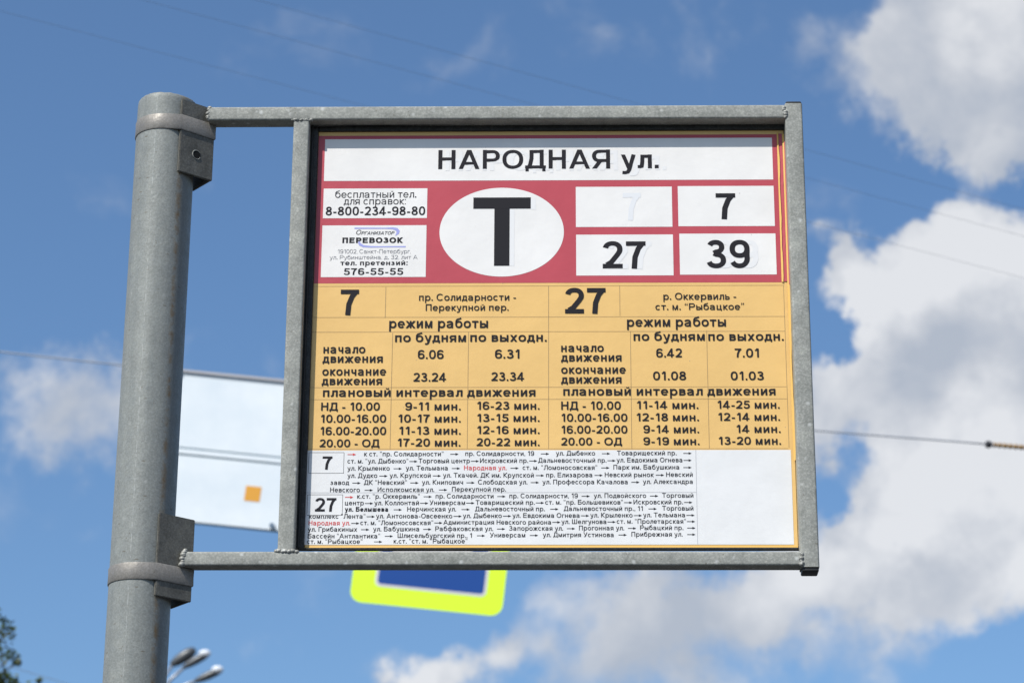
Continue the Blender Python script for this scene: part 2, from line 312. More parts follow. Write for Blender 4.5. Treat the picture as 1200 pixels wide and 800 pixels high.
def G(p, ch, H):
    """draws one capital-form letter of height H; returns its ink width"""
    w = p.w; h = w / 2; T = H - h; B = h
    k = H if H == 1 else H * 1.05
    W = dict(zip('НАРОБВГДЕЖЗИЙКЛМПСТУФХЦЧШЩЪЫЬЭЮЯ',
        [.80, .98, .79, .97, .80, .81, .66, .93, .76, 1.22, .76, .80, .80, .80, .86, .96, .80, .92, .84, .86, 1.02, .90, .88, .74, 1.08, 1.16, .96, 1.05, .78, .90, 1.15, .84])).get(ch, .8) * k
    Lx, R = h, W - h
    if ch == 'Н': p.seg(Lx, B, Lx, T); p.seg(R, B, R, T); p.seg(Lx, H * .53, R, H * .53)
    elif ch == 'А':
        p.diag(w * .54, 0, W / 2 - w * .02, H, 0, H, xh=W / 2 + w * .55); p.diag(W - w * .54, 0, W / 2 + w * .02, H, 0, H, xl=W / 2 - w * .55); p.seg(W * .26, H * .30, W * .74, H * .30, w * .9, False, False)
    elif ch == 'Р': p.seg(Lx, B, Lx, T); bowl(p, Lx, R, H * .46, T)
    elif ch in 'О': p.path(ell(W / 2, H / 2, W / 2 - h, H / 2 - h * .9, 0, 360, 32)[:-1], closed=True)
    elif ch == 'Б': p.seg(Lx, B, Lx, T); p.seg(Lx, T, R - w * .3, T); bowl(p, Lx, R, B, H * .58)
    elif ch == 'В': p.seg(Lx, B, Lx, T); bowl(p, Lx, R - w * .18, H * .53, T); bowl(p, Lx, R, B, H * .53)
    elif ch == 'Г': p.seg(Lx, B, Lx, T); p.seg(Lx, T, R, T)
    elif ch == 'Д':
        r = R - w * .45; l = W * .30
        p.seg(r, B, r, T); p.seg(l, T, r, T); p.path([(l, T), (l, H * .55), (l - W * .06, H * .26), (l - W * .12, B)]); p.seg(h * .8, B, W - h * .8, B)
        p.seg(h * .8, B, h * .8, -.13, w * .8, True, False); p.seg(W - h * .8, B, W - h * .8, -.13, w * .8, True, False)
    elif ch == 'Е': p.seg(Lx, B, Lx, T); p.seg(Lx, T, R, T); p.seg(Lx, B, R, B); p.seg(Lx, H * .53, R - w * .25, H * .53)
    elif ch == 'Ж':
        m = W / 2; p.seg(m, B, m, T)
        for s in (-1, 1):
            xe = m + s * (W / 2 - w * .45); p.diag(m + s * w * .45, H * .52, xe, H, H * .40, H); p.diag(m + s * w * .45, H * .52, xe, 0, 0, H * .62)
    elif ch == 'З':
        r1 = (T - H * .53) / 2; r2 = (H * .53 - B) / 2; m = W * .46
        p.path(ell(m, H * .53 + r1, W * .43 - h, r1, 160, -90, 16) + [(m - W * .12, H * .53)])
        p.path([(m - W * .12, H * .53)] + ell(m, B + r2, W * .5 - h, r2, 90, -165, 16))
    elif ch in 'ИЙ':
        p.seg(Lx, B, Lx, T); p.seg(R, B, R, T); p.diag(Lx + w * .1, H * .06, R - w * .1, H * .94, 0, H, w * .85, 0, W)
        if ch == 'Й': p.path(ell(W / 2, H + .26, W * .22, .13, 200, 340, 8), w * .6)
    elif ch == 'К':
        p.seg(Lx, B, Lx, T); p.diag(Lx + w * .5, H * .50, R, H, H * .40, H, xl=Lx); p.diag(Lx + w * .5, H * .54, R, 0, 0, H * .60, xl=Lx)
    elif ch == 'Л':
        l = W * .34; p.seg(R, B, R, T); p.seg(l, T, R, T); p.path([(l, T), (l - .01, H * .45), (l - W * .06, H * .16), (W * .16, B), (0, B)])
    elif ch == 'М': p.seg(Lx, B, Lx, T); p.seg(R, B, R, T); p.diag(Lx + w * .1, H, W / 2, 0, 0, H, w * .85, 0); p.diag(R - w * .1, H, W / 2, 0, 0, H, w * .85, None, W)
    elif ch == 'П': p.seg(Lx, B, Lx, T); p.seg(R, B, R, T); p.seg(Lx, T, R, T)
    elif ch == 'С': p.path(ell(W * .52, H / 2, W * .52 - h, H / 2 - h * .9, 42, 318, 26))
    elif ch == 'Т': p.seg(Lx, T, R, T); p.seg(W / 2, B, W / 2, T)
    elif ch == 'У': p.diag(w * .5, H, W * .52, H * .34, H * .2, H); p.path([(W - w * .5, H), (W * .58, H * .28), (W * .48, H * .12), (W * .36, B), (W * .14, B + .01)])
    elif ch == 'Ф': p.path(ell(W / 2, H * .52, W / 2 - h, H * .34, 0, 360, 28)[:-1], closed=True); p.seg(W / 2, B, W / 2, T)
    elif ch == 'Х': p.diag(w * .6, 0, W - w * .6, H, 0, H); p.diag(w * .6, H, W - w * .6, 0, 0, H)
    elif ch in 'ЦЩШ':
        r = R - (w * .5 if ch != 'Ш' else 0)
        p.seg(Lx, B, Lx, T); p.seg(r, B, r, T); p.seg(Lx, B, r, B)
        if ch != 'Ц': p.seg((Lx + r) / 2, B, (Lx + r) / 2, T)
        if ch != 'Ш': p.seg(r, B, W - h * .8, B); p.seg(W - h * .8, B, W - h * .8, -.13, w * .8, True, False)
    elif ch == 'Ч': p.seg(R, B, R, T); p.path([(Lx, H), (Lx, H * .62)] + ell(Lx + W * .26, H * .60, W * .26, H * .18, 190, 270, 6) + [(R, H * .42)])
    elif ch in 'ЬЪЫ':
        l = Lx + (w * .9 if ch == 'Ъ' else 0); r = W * .68 if ch == 'Ы' else R
        p.seg(l, B, l, T); bowl(p, l, r, B, H * .56)
        if ch == 'Ъ': p.seg(Lx, T, l, T)
        if ch == 'Ы': p.seg(R, B, R, T)
    elif ch == 'Э': p.path(ell(W * .48, H / 2, W * .48 - h, H / 2 - h * .9, 138, -138, 26)); p.seg(W * .35, H * .5, R - w * .2, H * .5, e0=False)
    elif ch == 'Ю': p.seg(Lx, B, Lx, T); c_ = W * .62; p.path(ell(c_, H / 2, W - h - c_, H / 2 - h * .9, 0, 360, 30)[:-1], closed=True); p.seg(Lx, H * .53, W * .3, H * .53)
    elif ch == 'Я':
        p.seg(R, B, R, T); y0 = H * .42; r = (T - y0) / 2; rx = r * 1.05
        p.path([(R, T), (h + rx, T)] + ell(h + rx, y0 + r, rx, r, 90, 270, 14)[1:-1] + [(h + rx, y0), (R, y0)]); p.diag(W * .46, y0, w * .55, 0, 0, y0 + h * .5)
    return W
def glyph(p, ch):
    w = p.w; h = w / 2; X = .73
    if ch == ' ': return .36, 0
    if ch in 'НАРОБВГДЕЖЗИЙКЛМПСТУФХЦЧШЩЪЫЬЭЮЯ': return G(p, ch, 1.0), 1
    if ch in 'вгджзийклмнптхцчшщъыьэюя': return G(p, ch.upper(), X), 1
    if ch in 'о': p.path(ell(.36, X / 2, .36 - h, X / 2 - h * .9, 0, 360, 28)[:-1], closed=True); return .72, 1
    if ch == 'с': p.path(ell(.35, X / 2, .35 - h, X / 2 - h * .9, 45, 315, 22)); return .66, 1
    if ch == 'е': p.path([(.70 - h, X * .52)] + ell(.355, X / 2, .355 - h, X / 2 - h * .9, 5, 322, 24)); p.seg(h, X * .50, .70 - h, X * .50, w * .8, False, True); return .71, 1
    if ch == 'а':
        p.path([(h * 1.2, X * .72)] + ell(.33, X * .68, .33 - h, X * .32 - h * .9, 150, 10, 12) + [(.66 - h, X * .5), (.66 - h, 0)])
        p.path([(.66 - h, X * .56), (.34, X * .52)] + ell(.30, X * .28, .30 - h, X * .28 - h * .75, 90, 330, 16) + [(.66 - h, X * .34)], w * .88); p.seg(.66 - h, B2(h), .66 - h, X * .3, w); return .71, 1
    if ch == 'б':
        p.path(ell(.36, X / 2, .36 - h, X / 2 - h * .9, 0, 360, 28)[:-1], closed=True)
        p.path([(h, X * .5), (h * 1.1, .72), (.2, .87), (.42, .93), (.60, 1.0)], w * .9); return .72, 1
    if ch == 'р': p.seg(h, -.25, h, X - h); p.path(ell(.37, X / 2, .35 - h, X / 2 - h * .9, 0, 360, 28)[:-1], closed=True); return .72, 1
    if ch == 'у': p.diag(w * .5, X, .36, .02, -.02, X); p.path([(.68 - w * .5, X), (.38, -.06), (.31, -.18), (.2, -.215), (.06, -.205)]); return .68, 1
    if ch == 'ф': p.seg(.5, -.25, .5, .95); p.path(ell(.5, X / 2, .5 - h, X / 2 - h * .9, 0, 360, 28)[:-1], closed=True); return 1.0, 1
    if ch == '0': p.path(ell(.355, .5, .355 - h, .5 - h * .9, 0, 360, 30, 2.4)[:-1], closed=True); return .71, 1
    if ch == '1': p.seg(.44 - h, h, .44 - h, 1 - h); p.path([(.44 - w * .9, 1), (.30 - h, .86), (.06, .74)], w * .8); return .50, 1
    if ch == '2': p.path(ell(.345, 1 - .30, .345 - h, .30 - h * .9, 168, -20, 16) + [(.60 - h, .50), (.30, .24), (.14, h * 1.5)]); p.seg(h, h, .69 - h, h); return .70, 1
    if ch == '3':
        p.path(ell(.33, .745, .31 - h, .255 - h * .9, 160, -88, 16) + [(.26, .53)]); p.path([(.26, .53)] + ell(.34, .285, .35 - h, .285 - h * .9, 88, -165, 18)); return .70, 1
    if ch == '4': p.seg(.56 - h, h, .56 - h, 1 - h); p.diag(h * .4, .26, .50 - h * .2, 1, .18, 1, w * .85); p.seg(h, .26, .74 - h, .26, w * .88); return .74, 1
    if ch == '5': p.seg(.14, 1 - h, .66 - h, 1 - h, e0=False); p.path([(.15 + h * .4, 1), (.09 + h * .4, .50)], w * .85); p.path([(.09 + h * .6, .53)] + ell(.34, .325, .355 - h, .325 - h * .9, 118, -165, 20)); return .70, 1
    if ch == '6': p.path(ell(.355, .32, .355 - h, .32 - h * .9, 0, 360, 28)[:-1], closed=True); p.path([(h, .34), (h * 1.05, .55)] + ell(.37, .62, .37 - h, .38 - h * .9, 175, 30, 14)); return .71, 1
    if ch == '7': p.seg(h, 1 - h, .68 - h, 1 - h); p.path([(.66 - h, 1 - h), (.52 - h, .72), (.36 - h * .5, .42), (.28, 0)], w); return .69, 1
    if ch == '8': p.path(ell(.35, .745, .31 - h, .255 - h * .9, 0, 360, 24)[:-1], closed=True); p.path(ell(.35, .28, .35 - h, .28 - h * .9, 0, 360, 24)[:-1], closed=True); return .70, 1
    if ch == '9': p.path(ell(.355, .68, .355 - h, .32 - h * .9, 0, 360, 28)[:-1], closed=True); p.path([(.71 - h, .66), (.71 - h * 1.05, .45)] + ell(.34, .38, .37 - h, .38 - h * .9, -5, -150, 14)); return .71, 1
    if ch == '.': w = max(w, .18); p.add([(0, 0), (w, 0), (w, w), (0, w)]); return w, 1
    if ch == ':': p.add([(0, 0), (w, 0), (w, w), (0, w)]); p.add([(0, X - w), (w, X - w), (w, X), (0, X)]); return w, 1
    if ch == ',': p.add([(0, 0), (w, 0), (w, w), (0, w)]); p.add([(w * .5, 0), (w * .1, -w * .95), (w * .45, -w * .95), (w, 0)]); return w, 1
    if ch == '-': p.seg(h, .34, .36 - h, .34); return .36, 1
    if ch == '→': p.seg(0, .36, 1.2, .36, .15, False, False); p.add([(1.1, .62), (1.1, .10), (1.75, .36)]); return 1.75, 1
    if ch in '"”“':
        for k in (0, 1):
            x = k * w * 1.5
            if ch == '"': p.add([(x, 1), (x + w * .8, 1), (x + w * .65, .70), (x + w * .15, .70)])
            elif ch == '”': p.add([(x, 1), (x + w, 1), (x + w * .9, .84), (x + w * .2, .68), (x, .72), (x + w * .4, .86), (x, .86)])
            else: p.add([(x + w, .70), (x, .70), (x + w * .1, .86), (x + w * .8, 1.02), (x + w, .98), (x + w * .6, .84), (x + w, .84)])
        return w * 2.5, 1
    return .5, 0
def B2(h): return h
ROUND_L, ROUND_R = set('ОСЭФЗоэсефза0236895бд'), set('ОРБВЗСЬЪЭЮФоерьъбвэюфс023568 9')
OPEN_R = set('ГТУКХАЖгтукхаж7')
def bearing(ch, side):
    if ch in ' ': return 0
    if ch in '.,:"“”-': return .085
    if ch in 'АУТХЖЛДЯтухжлдя→7' : return .045 if not (ch in 'Яя' and side) else .10
    if ch in 'ГКгк' and side: return .02
    if ch in (ROUND_R if side else ROUND_L): return .06
    if ch in '14': return .075
    return .10
def layout(text, w):
    """list of (ink offset, polygons) and the ink width of the line"""
    out = []; x = 0; first = True
    for ch in text:
        p = Pen(w); W, ink = glyph(p, ch)
        if not first: x += bearing(ch, 0)
        if ink: out.append((x, p.polys))
        x += W + bearing(ch, 1); first = False
    return out, x - bearing(text[-1], 1)

# ------------------------------------------------------------------ the stop sign
POLE_Y = -.004; R0 = .0375
FRONT, BACK = -.0225, .0015       # frame tube depth; the printed board lies at y = 0
pc = (PY(192, 200, POLE_Y) + PY(158.3, 790, POLE_Y)) / 2
PX = pc.x
stop = thing('stop_sign', 'large red and yellow timetable board in a steel frame clamped to a round grey post', 'stop sign', (PX, POLE_Y, 0))
ZTOP = PY(190, 123, POLE_Y).z
bm = bmesh.new()
prof = [(R0, -.3), (R0, 1.0), (R0, 2.0), (R0, ZTOP - .014), (R0 - .0001, ZTOP - .006), (R0 - .0005, ZTOP - .0012), (R0 - .0012, ZTOP), (R0 - .0046, ZTOP - .0003), (R0 - .006, ZTOP - .03)]
n = 72; rings = []
rnd = random.Random(3)
for i, (r, z) in enumerate(prof):
    ring = []
    for k in range(n):
        a = 2 * math.pi * k / n
        dz = (math.sin(a * 3 + 1) * .0006 + rnd.uniform(-.0004, .0004)) if i >= 5 else 0
        ring.append(bm.verts.new((r * math.cos(a), r * math.sin(a), z + dz)))
    rings.append(ring)
for a, c_ in zip(rings, rings[1:]):
    for k in range(n): bm.faces.new((a[k], a[(k + 1) % n], c_[(k + 1) % n], c_[k]))
me = bpy.data.meshes.new('post'); bm.normal_update(); bm.to_mesh(me); bm.free()
for p in me.polygons: p.use_smooth = True
post = link('post', me, M_POLE); post.parent = stop     # local coordinates, the seam and rust use them
bm = bmesh.new(); a0 = -.20
box_bm(bm, (-.0011, -.00005, -.2), (.0011, .0007, ZTOP - .012), .0001, 1)
bmesh.ops.rotate(bm, verts=bm.verts, matrix=Matrix.Rotation(0, 3, 'Z'))
sm = from_bm('weld_seam', bm, M_POLE); sm.parent = post
sm.location = (R0 * math.sin(a0) * .995, -R0 * math.cos(a0) * .995, 0); sm.rotation_euler.z = a0
bm = bmesh.new(); cyl_bm(bm, (0, 0, .004), (0, 0, .03), .12, .105, 40)
ft = from_bm('base_collar', bm, galvanised('grey collar', (.2, .2, .2), (.3, .3, .3))); ft.parent = stop

def part(name, bm, m, parent, smooth=False):            # world-space mesh parented to something in the sign
    o = from_bm(name, bm, m, None, smooth)
    o.parent = parent
    o.matrix_parent_inverse = Matrix.Translation(-Vector(parent.location)) if parent.type == 'EMPTY' else Matrix.Identity(4)
    return o                                             # every mesh part keeps world coordinates, so its own location is zero

# frame tubes
def zat(px, py, y): return PY(px, py, y).z
def xat(px, py, y): return PY(px, py, y).x
zt1 = zat(640, 123.6, FRONT); zt0 = zat(640, 139.3, FRONT)
zb1 = zat(640, 645.3, FRONT); zb0 = zat(640, 662.0, FRONT)
xl0 = (xat(345.7, 141, FRONT) + xat(323.1, 645, FRONT)) / 2; xl1 = (xat(363.2, 141, FRONT) + xat(344.2, 645, FRONT)) / 2
xr0 = (xat(920.5, 141, FRONT) + xat(938, 645, FRONT)) / 2; xr1 = (xat(941, 141, FRONT) + xat(959.5, 645, FRONT)) / 2
xat1 = xat(244, 138, FRONT); xab = xat(213.5, 655, FRONT)
def rail(lo, hi, ax):
    bm = bmesh.new(); box_bm(bm, lo, hi, .0026, 4, ax)
    return part('frame_tube', bm, M_TUBE, stop, True)
rail((xat1, FRONT, zt0), (xr0 + .001, BACK, zt1), 0)
rail((xab, FRONT, zb0), (xr0 + .001, BACK, zb1), 0)
rail((xl0, FRONT + .0004, zb1 - .001), (xl1, BACK - .0004, zt0 + .001), 2)
rail((xr0, FRONT - .0005, zb0 - .002), (xr1, BACK + .0005, zt1 + .0015), 2)
for z, s in ((zt1 + .0015, 1), (zb0 - .002, -1)):
    bm = bmesh.new(); e = .0035 if s > 0 else .0055
    box_bm(bm, (xr0 + .0012, FRONT + .0008, min(z, z + s * e)), (xr1 - .0008, BACK - .0008, max(z, z + s * e)), .0018, 3)
    part('end_cap', bm, M_CAP, stop, True)
def weld(pts, r=.0035, seed=1):
    bm = bmesh.new(); rd = random.Random(seed)
    for (a, c_) in zip(pts, pts[1:]):
        a = Vector(a); c_ = Vector(c_); k = max(2, int((c_ - a).length / .0011))
        for i in range(k + 1):
            q = a.lerp(c_, i / k) + Vector([rd.uniform(-.0012, .0012), rd.uniform(-.0002, .0010), rd.uniform(-.0007, .0007)])
            rr = r * rd.uniform(.6, 1.15)
            g = bmesh.ops.create_icosphere(bm, subdivisions=2, radius=rr)
            for v in g['verts']: v.co = Vector((v.co.x * rd.uniform(.97, 1.03), v.co.y, v.co.z * .8)) + q
    return part('weld_bead', bm, M_WELD, stop, 'all')
f_ = FRONT + .0012
weld([(xl0 - .001, f_, zt0), (xl1 + .001, f_, zt0)], .0026, 1)
weld([(xl0 - .003, f_, zb1 + .0005), (xl1 + .002, f_, zb1)], .0034, 2)
weld([(xr0 - .001, f_, zt1 - .003), (xr0 + .0008, f_ - .001, zt0 + .001)], .0030, 3)
weld([(xr0 + .001, f_, zb1 - .002), (xr0 - .000, f_ - .001, zb0 + .001)], .0030, 4)
weld([(xat1 + .001, f_ + .001, zt1 - .0015), (xat1, f_ + .001, zt0 + .0015)], .0032, 5)
weld([(xab + .002, f_ + .001, zb1 + .002), (xab, f_ + .001, zb0 + .002)], .0038, 6)

# clamp brackets and straps
TH = math.radians(40); dv = Vector((math.cos(TH), math.sin(TH), 0)); nv = Vector((math.sin(TH), -math.cos(TH), 0))
PCV = Vector((PX, POLE_Y, 0))
def slab(bm, o, u, v, lu0, lu1, lv0, lv1, z0, z1, bev=.0008):
    vs = []
    for z in (z0, z1):
        for (a, c_) in ((lu0, lv0), (lu1, lv0), (lu1, lv1), (lu0, lv1)):
            q = o + u * a + v * c_; vs.append(bm.verts.new((q.x, q.y, z)))
    fs = [(0, 3, 2, 1), (4, 5, 6, 7), (0, 1, 5, 4), (1, 2, 6, 5), (2, 3, 7, 6), (3, 0, 4, 7)]
    for f in fs: bm.faces.new([vs[i] for i in f])
    if bev: bmesh.ops.bevel(bm, geom=list({e for q in vs for e in q.link_edges}), offset=bev, segments=2, affect='EDGES')
    bmesh.ops.recalc_face_normals(bm, faces=bm.faces)
O = PCV + nv * (R0 + .0005)
t0, t1 = -.0035, .0465
A_y = (O + dv * t0 + nv * .004).y
def bracket(za, zb, zs0, zs1, holez=None):
    bm = bmesh.new(); slab(bm, O, dv, nv, t0, t1, 0, .004, za, zb)
    br = part('clamp_bracket', bm, M_PLATE, stop)
    bm = bmesh.new(); slab(bm, O, dv, nv, t1 - .004, t1 - .0001, -.040, -.0002, za + .0003, zb - .0003)
    part('side_flange', bm, M_PLATE, br)
    if holez:
        cpos = O + dv * .0215 + nv * .0042; cpos.z = holez
        bm = bmesh.new(); cyl_bm(bm, cpos - nv * .0005, cpos + nv * .0002, .0056, n=28); part('hole_shade_disc', bm, M_HOLE, br)  # flat black disc, its colour stands for the dark inside the hole
        bm = bmesh.new()
        ring = [cpos + dv * .0059 * math.cos(a * math.pi / 14) + Vector((0, 0, 1)) * .0059 * math.sin(a * math.pi / 14) for a in range(3, 27)]
        tube_path(bm, ring, .0006, 6); part('hole_rim', bm, M_TUBE, br)
    # strap: taut band round the pole and over the plate
    pts = [(PX + (R0 + .0011) * math.cos(a * math.pi / 36), POLE_Y + (R0 + .0011) * math.sin(a * math.pi / 36)) for a in range(72)]
    for a, c_ in ((t0, .0051), (t1 + .001, .0051), (t1 + .001, -.040)):
        q = O + dv * a + nv * c_; pts.append((q.x, q.y))
    pts = sorted(set(pts))
    def cr(o, a, b_): return (a[0] - o[0]) * (b_[1] - o[1]) - (a[1] - o[1]) * (b_[0] - o[0])
    lo_, up = [], []
    for q in pts:
        while len(lo_) > 1 and cr(lo_[-2], lo_[-1], q) <= 0: lo_.pop()
        lo_.append(q)
    for q in reversed(pts):
        while len(up) > 1 and cr(up[-2], up[-1], q) <= 0: up.pop()
        up.append(q)
    hull = lo_[:-1] + up[:-1]
    bm = bmesh.new(); rr = []
    cen = Vector((PX, POLE_Y))
    for (z, s) in ((zs0, -.0004), (zs0 + .0012, .0003), ((zs0 + zs1) / 2, .0), (zs1 - .0012, .0003), (zs1, -.0004)):
        ring = []
        for q in hull:
            d = (Vector(q) - cen).normalized(); ring.append(bm.verts.new((q[0] + d.x * s, q[1] + d.y * s, z)))
        rr.append(ring)
    for a, c_ in zip(rr, rr[1:]):
        for k in range(len(a)): bm.faces.new((a[k], a[(k + 1) % len(a)], c_[(k + 1) % len(a)], c_[k]))
    part('steel_strap', bm, M_STRAP, br, True)
    return br
z1a = PY(214.5, 116, A_y).z; z1b = PY(212, 200, A_y).z
s1a = PY(190, 133, POLE_Y - R0).z; s1b = PY(190, 150.5, POLE_Y - R0).z
bracket(z1b, z1a, s1b, s1a, PY(231, 183, A_y + .02).z)
z2a = PY(183.5, 600, A_y).z; z2b = PY(178.5, 697, A_y).z
s2a = PY(160, 658, POLE_Y - R0).z; s2b = PY(160, 678, POLE_Y - R0).z
bracket(z2b, z2a, s2b, s2a)

# ------------------------------------------------------------------ printed board
LAY = .00016
def quad_bm(bm, pts): bm.faces.new([bm.verts.new(p) for p in pts])
px0 = (xat(376, 165, 0) + xat(354.5, 636, 0)) / 2; px1 = (xat(918, 165, 0) + xat(935.5, 636, 0)) / 2
pz1 = zat(640, 154, 0); pz0 = zat(640, 642.5, 0)
bm = bmesh.new(); box_bm(bm, (xl1 - .004, .0001, pz0 - .0022), (xr0 + .003, .0028, pz1 + .012))
board = part('timetable_board', bm, M_CHAN, stop)
# dark channel that holds the sheets
def chan(lo, hi):
    bm = bmesh.new(); box_bm(bm, lo, hi, .0006, 2); part('edge_channel', bm, M_CHAN, board)
chan((xl1 - .002, -.0045, pz0 - .0012), (px0 - .0004, .0030, pz1 + .010))
chan((px0 + .0004, -.0035, pz1 - .0002), (xr0 + .001, .0026, pz1 + .011))
chan((xl1 + .001, -.0042, pz0 - .0022), (px1, -.0001, pz0 + .0004))
bm = bmesh.new(); cyl_bm(bm, (xl1 + .0030, -.0062, pz0), (xl1 + .0030, -.0062, pz1 + .006), .0011, n=10); part('rubber_seal', bm, M_CAP, board, True)
bm = bmesh.new()
tube_path(bm, [(xl1 + .002, -.0065, pz1 + .0045), (xl1 + .06, -.006, pz1 + .0062), (xl1 + .2, -.0055, pz1 + .0078)], .0007, 6); part('rubber_seal', bm, M_CAP, board, True)
def sheet(name, x0, x1, z0, z1, lay, m, curl=0.0, t=.00006):
    """thin printed sheet with slightly wavy surface"""
    bm = bmesh.new(); y = -lay * LAY
    quad_bm(bm, [(x0, y, z0), (x1, y, z0), (x1, y, z1), (x0, y, z1)])
    return part(name, bm, m, board)
def bx(pts):      # world rect from photo corner pixels TL TR BR BL
    q = [PY(x, y, 0) for x, y in pts]
    return (q[0].x + q[3].x) / 2, (q[1].x + q[2].x) / 2, (q[2].z + q[3].z) / 2, (q[0].z + q[1].z) / 2
ysheet = sheet('yellow_timetable_sheet', px0, px1, pz0, pz1, 1, M_YEL)
ysheet['label'] = 'yellow printed timetable sheet'
zr = (zat(370, 333.3, 0) + zat(920, 329.6, 0)) / 2; zrt = zat(640, 158.6, 0)
sheet('red_header_sheet', px0 + .0002, xat(913, 200, 0), zr, zrt, 2, M_RED)
# dog-eared layers at the right edge
xe = xr0 + .001
for (xa, xb, z0, z1, yy, m) in ((xat(911.5, 200, 0), xat(913.5, 200, 0), zr, zrt + .002, -.0012, M_YEDGE), (xat(913.5, 200, 0), xat(918.0, 200, 0), zr + .001, zrt + .0005, -.0007, M_RED),
                                (xat(917.8, 200, 0), xat(920.2, 200, 0), pz0 + .11, zrt - .001, -.0030, M_YEDGE), (xat(919.9, 200, -.004), xe, zr - .004, zrt - .012, -.0042, M_RED),
                                (xat(934.3, 600, 0), xat(936.0, 600, 0), pz0 + .003, zr - .004, -.0016, M_YEDGE), (xat(936.0, 600, -.004), xat(937.8, 600, -.004), pz0 + .004, pz0 + .115, -.0030, M_WHITE)):
    bm = bmesh.new(); rd = random.Random(int(abs(xa) * 1e5)); nn = 26; q = []
    for i in range(nn + 1):
        z = z0 + (z1 - z0) * i / nn; o = rd.uniform(-.0003, .0003) + .0005 * math.sin(i * .7)
        q.append((bm.verts.new((xa, yy, z)), bm.verts.new((xb + o, yy - .0008, z))))
    for a, c_ in zip(q, q[1:]): bm.faces.new((a[0], a[1], c_[1], c_[0]))
    part('sheet_edge', bm, m, board)
bm = bmesh.new(); quad_bm(bm, [(px0, -.0009, pz0 + .0004), (px1, -.0009, pz0 + .0004), (px1, -.0003, pz0 + .0038), (px0, -.0003, pz0 + .0028)]); part('sheet_edge', bm, M_YEDGE, board)
PAN = [('name_panel', [(381, 164.1), (904.5, 161.2), (906, 210), (379.7, 213)]),
       ('route_number_panel', [(674.5, 219.4), (787.3, 218.8), (787.9, 265.6), (675.1, 266.5)]),
       ('route_number_panel', [(794.2, 218.5), (906.7, 217.9), (907.8, 264.7), (795, 265.6)]),
       ('route_number_panel', [(675, 275.5), (788.5, 274.6), (789.4, 322.6), (675.4, 323.2)]),
       ('route_number_panel', [(796, 274.3), (908.7, 273.4), (910.2, 321.4), (796.9, 322.3)]),
       ('phone_panel', [(379.7, 221.1), (501, 221.1), (500.2, 255.7), (378.1, 256)]),
       ('operator_panel', [(377.8, 264.4), (499.6, 264.1), (499.1, 324.5), (376, 325)])]
for nm, pts in PAN:
    x0, x1, z0, z1 = bx(pts); sheet(nm, x0, x1, z0, z1, 3, M_WHITE)
M_STRIP = paper('white route strip vinyl', (.74, .735, .73))
x0, x1, z0, z1 = bx([(360.5, 528.7), (925.5, 526.0), (931.5, 636.6), (356.3, 639.3)])
strip = sheet('route_list_strip', x0, x1, z0, z1, 3, M_STRIP)
# oval with the tram/trolleybus letter
e0, e1 = PY(515, 272, 0), PY(660.8, 271, 0); et, eb = PY(588, 220.3, 0).z, PY(588, 324.2, 0).z
bm = bmesh.new(); cx, cz = (e0.x + e1.x) / 2, (et + eb) / 2
bm.faces.new([bm.verts.new((cx + (e1.x - e0.x) / 2 * math.cos(a * math.pi / 48), -3 * LAY, cz + (et - eb) / 2 * math.sin(a * math.pi / 48))) for a in range(96)])
part('oval_panel', bm, M_WHITE, board)

def polys_bm(bm, polys, ox, oz, sx_, sz_, lay, slant=0.0):
    y0 = -lay * LAY
    for i, p in enumerate(polys):
        ar = sum(p[k][0] * p[(k + 1) % len(p)][1] - p[(k + 1) % len(p)][0] * p[k][1] for k in range(len(p)))
        if ar < 0: p = p[::-1]
        y = y0 - (i % 9) * .000006
        try: bm.faces.new([bm.verts.new((ox + (x + slant * z) * sx_, y, oz + z * sz_)) for x, z in p])
        except ValueError: pass
def text(s, x0, x1, yb, yt, wt=.188, m=None, lay=4.5, slant=0.0, name='text_line', parent=None):
    """one printed line: ink from pixel x0 to x1, baseline yb, capital top yt"""
    xm = (x0 + x1) / 2; a = PY(x0, yb, 0); b_ = PY(x1, yb, 0); zb = PY(xm, yb, 0).z; sz = PY(xm, yt, 0).z - zb
    g, W = layout(s, wt); sx_ = (b_.x - a.x) / W
    bm = bmesh.new()
    for gx, polys in g: polys_bm(bm, [[(x + gx, z) for x, z in p] for p in polys], a.x, zb, sx_, sz, lay, slant)
    return part(name, bm, m or M_INK, board)
T = text
T('НАРОДНАЯ ул.', 513.5, 772, 198.1, 175.8)
T('7', 730, 751.6, 258.4, 226, m=M_GHOST, name='faint_route_number', lay=4)
T('27', 712, 764, 315.5, 283, m=M_GHOST2, name='faint_route_number', lay=4); T('39', 838, 889, 314.5, 281, m=M_GHOST2, name='faint_route_number', lay=4)
T('НАРОДНАЯ ул.', 522, 781, 200, 177, m=M_GHOST2, name='faint_text_line', lay=4)
for s, a, b_, y, u in (('7', 839.2, 862.6, 257.2, 226.4), ('27', 706.3, 757.3, 315.1, 282.7), ('39', 828.1, 879.1, 314.6, 281.2)): T(s, a, b_, y, u, name='route_number', wt=.19)
bm = bmesh.new()
def rectpx(bm, xa, ya, xb, yb, lay, xm=None):
    p = PY(xa, ya, 0); q = PY(xb, yb, 0); y = -lay * LAY
    quad_bm(bm, [(p.x, y, q.z), (q.x, y, q.z), (q.x, y, p.z), (p.x, y, p.z)])
rectpx(bm, 554.8, 231.8, 622, 244.7, 4.5); rectpx(bm, 579.4, 244.7, 597, 311.6, 4.5); part('stop_letter', bm, M_INK, board)
bm = bmesh.new(); rectpx(bm, 622, 232.8, 628, 245.7, 4); rectpx(bm, 597, 246, 602.5, 312, 4); part('faint_letter_edge', bm, M_GHOST2, board)
